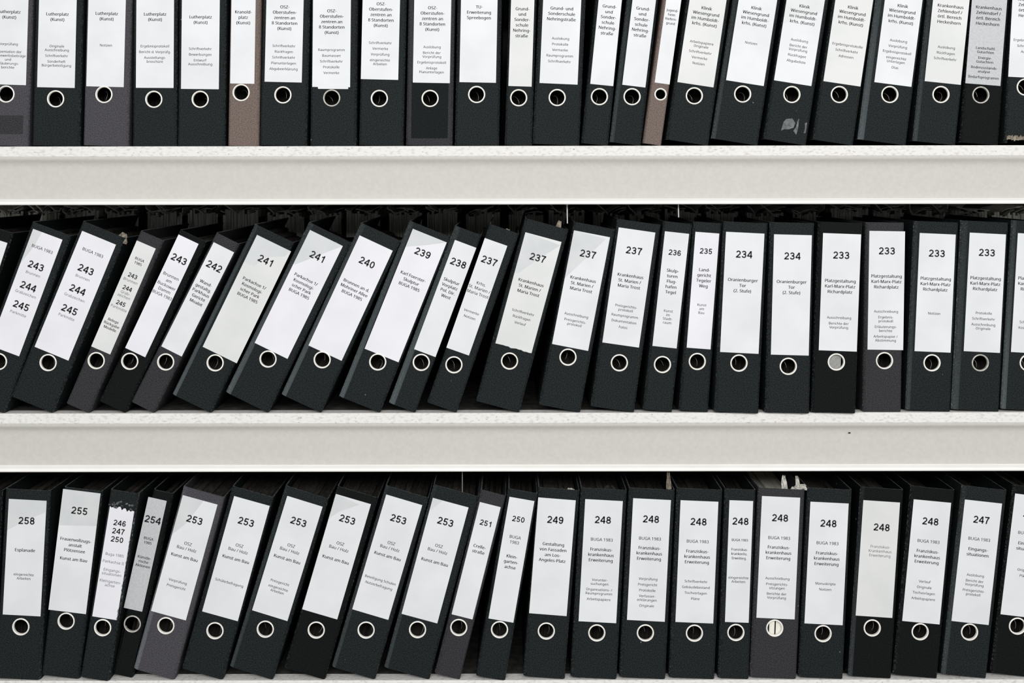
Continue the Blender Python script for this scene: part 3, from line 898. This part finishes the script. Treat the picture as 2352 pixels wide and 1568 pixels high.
# torn wrapping at the head and right edge of the battered binder
r_, lu, lv, lw, lh, ru, rv, loc, W = ctx('slim battered binder')
R = random.Random(4)
V, F = [], []
for k in range(16):
    a0 = R.uniform(lu - 3, lu + lw); b0 = lv + lh + R.uniform(-4, 14)
    n = len(V)
    for q in range(6):
        an = q * math.pi / 3
        V.append(((a0 + math.cos(an) * R.uniform(1.5, 5)) * S, -R.uniform(.4, 2) * S, (b0 + math.sin(an) * R.uniform(1.5, 3.5)) * S))
    F.append(tuple(range(n, n + 6)))
link('torn_film', from_py('torn_film', V, F), mat('torn_dark_film', (20, 24, 26), (110, 114, 116), 120, .3), r_)['kind'] = 'stuff'
V, F = [], []
for k in range(26):
    b0 = lv + 5 + k * 9.6 + R.uniform(-3, 3); a0 = lu + lw + R.uniform(0, 4)
    n = len(V)
    for q in range(5):
        an = q * math.pi * .4
        V.append(((a0 + math.cos(an) * R.uniform(.6, 2)) * S, -R.uniform(.3, 1.2) * S, (b0 + math.sin(an) * R.uniform(2, 6)) * S))
    F.append(tuple(range(n, n + 5)))
link('frayed_edge', from_py('frayed_edge', V, F), M_TAPE, r_)['kind'] = 'stuff'


def scrap(start, px, py, w, h, d, back, seed, m, tilt=0, curl=1.0, name='paper_scrap'):
    root, lu, lv, lw, lh, ru, rv, loc, W = ctx(start)
    # position is found on the binder's own plane at the depth given
    a, b = loc(px, py)
    return crumple(name, w, h, d, seed, root, (a * S, back * S, b * S), m, tilt, curl)


scrap('broad leaning binder numbered 243, 244', 275, 556, 26, 22, 10, 6, 3, M_TAB)
scrap('grey binder numbered 248', 1804, 1129, 14, 34, 8, 10, 5, M_TABW, -.3)
scrap('grey binder numbered 248', 1835, 1128, 36, 14, 10, 9, 6, M_TABW, .2)
scrap('grey binder numbered 248', 1836, 1127, 12, 30, 8, 12, 8, M_TABW, -.4)
scrap('binder numbered 248 with the longest small list', 1537, 1126, 12, 38, 6, 10, 12, M_TAB, -.3)
scrap('broad binder numbered 237 with a torn', 1280, 531, 14, 24, 3, 8, 11, M_TAB, 0, .2, name='index_tab')
scrap('slim leaning binder numbered 237 with', 1160, 545, 16, 20, 6, 8, 13, M_TAB, 0, .6)
scrap('black binder numbered 249', 1310, 1130, 22, 7, 8, 8, 15, M_TABW, 0, 1)
scrap('binder numbered 248 next to 249', 1400, 1130, 30, 12, 8, 12, 18, M_FOLD, 0, 1)

# ------------------------------------------------------------------ bundles in the rear rows
R = random.Random(77)


REFS = [(28, 'dark binder top at the left edge'), (110, 'leftmost Brunnen Grabzeichen Parkmitte binder'), (240, 'broad whole Parkmitte binder'),
        (345, 'slim Belege Modelle binder'), (430, 'slim Buckower Damm binder'), (520, 'slim Parkhaus Gericht binder'),
        (635, 'left Parkachse binder'), (755, 'right Parkachse binder'), (870, 'Mohriner Allee binder'),
        (985, 'broad Skulptur binder'), (1070, 'slim Skulptur Vorplatz binder'), (1145, 'slim St. Marien binder'),
        (1255, 'tilted binder with torn label'), (1365, 'Ausschreibung St. Marien binder'), (1470, 'Fotos St. Marien binder'),
        (1558, 'slim Flughafen binder'), (1625, 'slim Landgericht binder'), (1712, 'left Oranienburger Tor binder'),
        (1822, 'right Oranienburger Tor binder'), (1932, 'binder with grey ring card'), (2038, 'Platzgestaltung binder with longest list'),
        (2153, 'Platzgestaltung Notizen binder'), (2265, 'rightmost whole Platzgestaltung binder'), (2340, 'binder cut by the right edge')]
USED = {}


def bundle_label(px):
    a = 1176 + px * D / (D + 405)
    x, ref = min(REFS, key=lambda r: abs(r[0] - a))
    side = 'above'
    if a < 0: return 'dark ragged paper bundle on the middle shelf, hidden beyond the left edge'
    if a > 2352: return 'dark ragged paper bundle on the middle shelf, hidden beyond the right edge'
    if ref in USED:
        side = 'right above' if a > USED[ref] else 'left above'
    USED[ref] = a
    return 'dark ragged paper bundle seen %s the %s' % (side, ref)


def bundle(row, px, wpx, seed):
    R = random.Random(seed)
    root = bpy.data.objects.new('document_bundle', None); COL.objects.link(root)
    z = shelf_z(row)
    yb = 405
    root.location = (px * S, yb * S, z + 0.0002)
    mid = row == 'M'
    tag(root, bundle_label(px) if mid else 'dark bundle of filed papers hardly visible behind the bottom row of binders',
        'paper bundle', 'paper bundles behind the %s row' % ('middle' if mid else 'bottom'))
    H = (458 if mid else 430) - R.uniform(0, 10)
    V, F = [], []
    n = 13
    for k in range(n):
        x0 = -wpx / 2 + 4 + (wpx - 8) * k / n
        h = H - R.uniform(0, 16)
        box_data(V, F, x0 * S, (x0 + (wpx - 8) / n * R.uniform(.88, 1.0)) * S, R.uniform(0, 5) * S, 300 * S, 0, h * S)
    link('paper_block', from_py('paper_block', V, F), M_PAPER2, root)
    for s in (-1, 1):
        V, F = [], []
        x = s * (wpx / 2 - 2)
        box_data(V, F, (x - 1.2) * S, (x + 1.2) * S, -3 * S, 310 * S, 0, (H - R.uniform(2, 22)) * S)
        link('side_cover', from_py('side_cover', V, F), M_FOLD, root)
    V, F = [], []
    box_data(V, F, (-wpx / 2 + 3) * S, (wpx / 2 - 3) * S, -5 * S, -3 * S, 0, (H - R.uniform(62, 90)) * S)
    link('gap_shade_sheet', from_py('gap_shade_sheet', V, F), M_GAPSHADE, root)  # dark sheet added so the gaps between binders stay black
    # loose sheets lying over the top, fanned
    V, F = [], []
    for k in range(R.choice((6, 8, 10))):
        x = R.uniform(-wpx / 2 + 6, wpx / 2 - 14)
        zz = H - R.uniform(4, 16)
        ang = R.choice((-1, 1, 1)) * R.uniform(.5, 1.2)
        ln = R.uniform(24, 60)
        # curved strip in four segments
        t = 1.9
        px0, pz0 = x, zz
        n0 = len(V)
        aa = ang
        for q in range(5):
            V += [(px0 * S, (-8 + k) * S, pz0 * S), (px0 * S, 150 * S, pz0 * S), ((px0 + t) * S, (-8 + k) * S, (pz0 + t) * S), ((px0 + t) * S, 150 * S, (pz0 + t) * S)]
            px0 += math.sin(aa) * ln / 4; pz0 += math.cos(aa) * ln / 4
            pz0 = min(pz0, 475 if mid else 455); px0 = max(-wpx / 2, min(wpx / 2 - 2, px0))
            aa += R.uniform(.0, .35) * (1 if ang > 0 else -1)
        for q in range(4):
            a = n0 + q * 4; b = a + 4
            F += [(a, a + 1, b + 1, b), (a + 2, b + 2, b + 3, a + 3), (a, b, b + 2, a + 2), (a + 1, a + 3, b + 3, b + 1)]
    o = link('loose_sheets', from_py('loose_sheets', V, F), M_TABW, root)
    o['kind'] = 'stuff'


for row in 'MB':
    x = -1400.0
    while x < 1400:
        wp = R.uniform(92, 112)
        bundle(row, x + wp / 2, wp - 5, R.randint(0, 99999))
        x += wp + R.choice((0, 2, 10))

# ------------------------------------------------------------------ cords hanging from the shelf above


def cord(px, y0, y1, row_above, label, bead=False, back=395):
    zt = shelf_z(row_above) - BT * S
    zb = PZ(px, y1, back)
    x = PX(px, back)
    V, F = [], []
    if bead:
        L = zt - zb
        n = int(L / (4.6 * S))
        for k in range(n + 1):
            z = zt - L * k / n - 0.0012 + .0006
            r = 1.25 * S
            n0 = len(V)
            V += [(x, back * S, z + r)]
            for q in range(6):
                V.append((x + r * math.cos(q * math.pi / 3), back * S + r * math.sin(q * math.pi / 3), z))
            V += [(x, back * S, z - r)]
            for q in range(6):
                F += [(n0, n0 + 1 + q, n0 + 1 + (q + 1) % 6), (n0 + 7, n0 + 1 + (q + 1) % 6, n0 + 1 + q)]
        box_data(V, F, x - .3 * S, x + .3 * S, (back - .3) * S, (back + .3) * S, zb, zt)
        nm = 'bead_chain'
    else:
        r = 1.5 * S
        n = 8
        for k in range(n + 1):
            z = zt + (zb - zt) * k / n
            xx = x + math.sin(k * .8) * .5 * S
            for q in range(6):
                V.append((xx + r * math.cos(q * math.pi / 3), back * S + r * math.sin(q * math.pi / 3), z))
        for k in range(n):
            for q in range(6):
                F.append((k * 6 + q, k * 6 + (q + 1) % 6, (k + 1) * 6 + (q + 1) % 6, (k + 1) * 6 + q))
        F += [tuple(range(6)), tuple(range(n * 6, n * 6 + 6))]
        nm = 'hanging_cord'
    o = link(nm, fixn(from_py(nm, V, F)), M_CORD)
    tag(o, label, 'cord')


cord(1303, 470, 513, 'T', 'thin white cord hanging above the two middle broad 237 binders', back=30)
cord(1558.5, 470, 499, 'T', 'short thin white cord hanging above the slim binder numbered 236', back=30)
cord(1061, 1085, 1129, 'M', 'thin beaded chain hanging in the dark above binder 253 and slim 251', True, back=30)
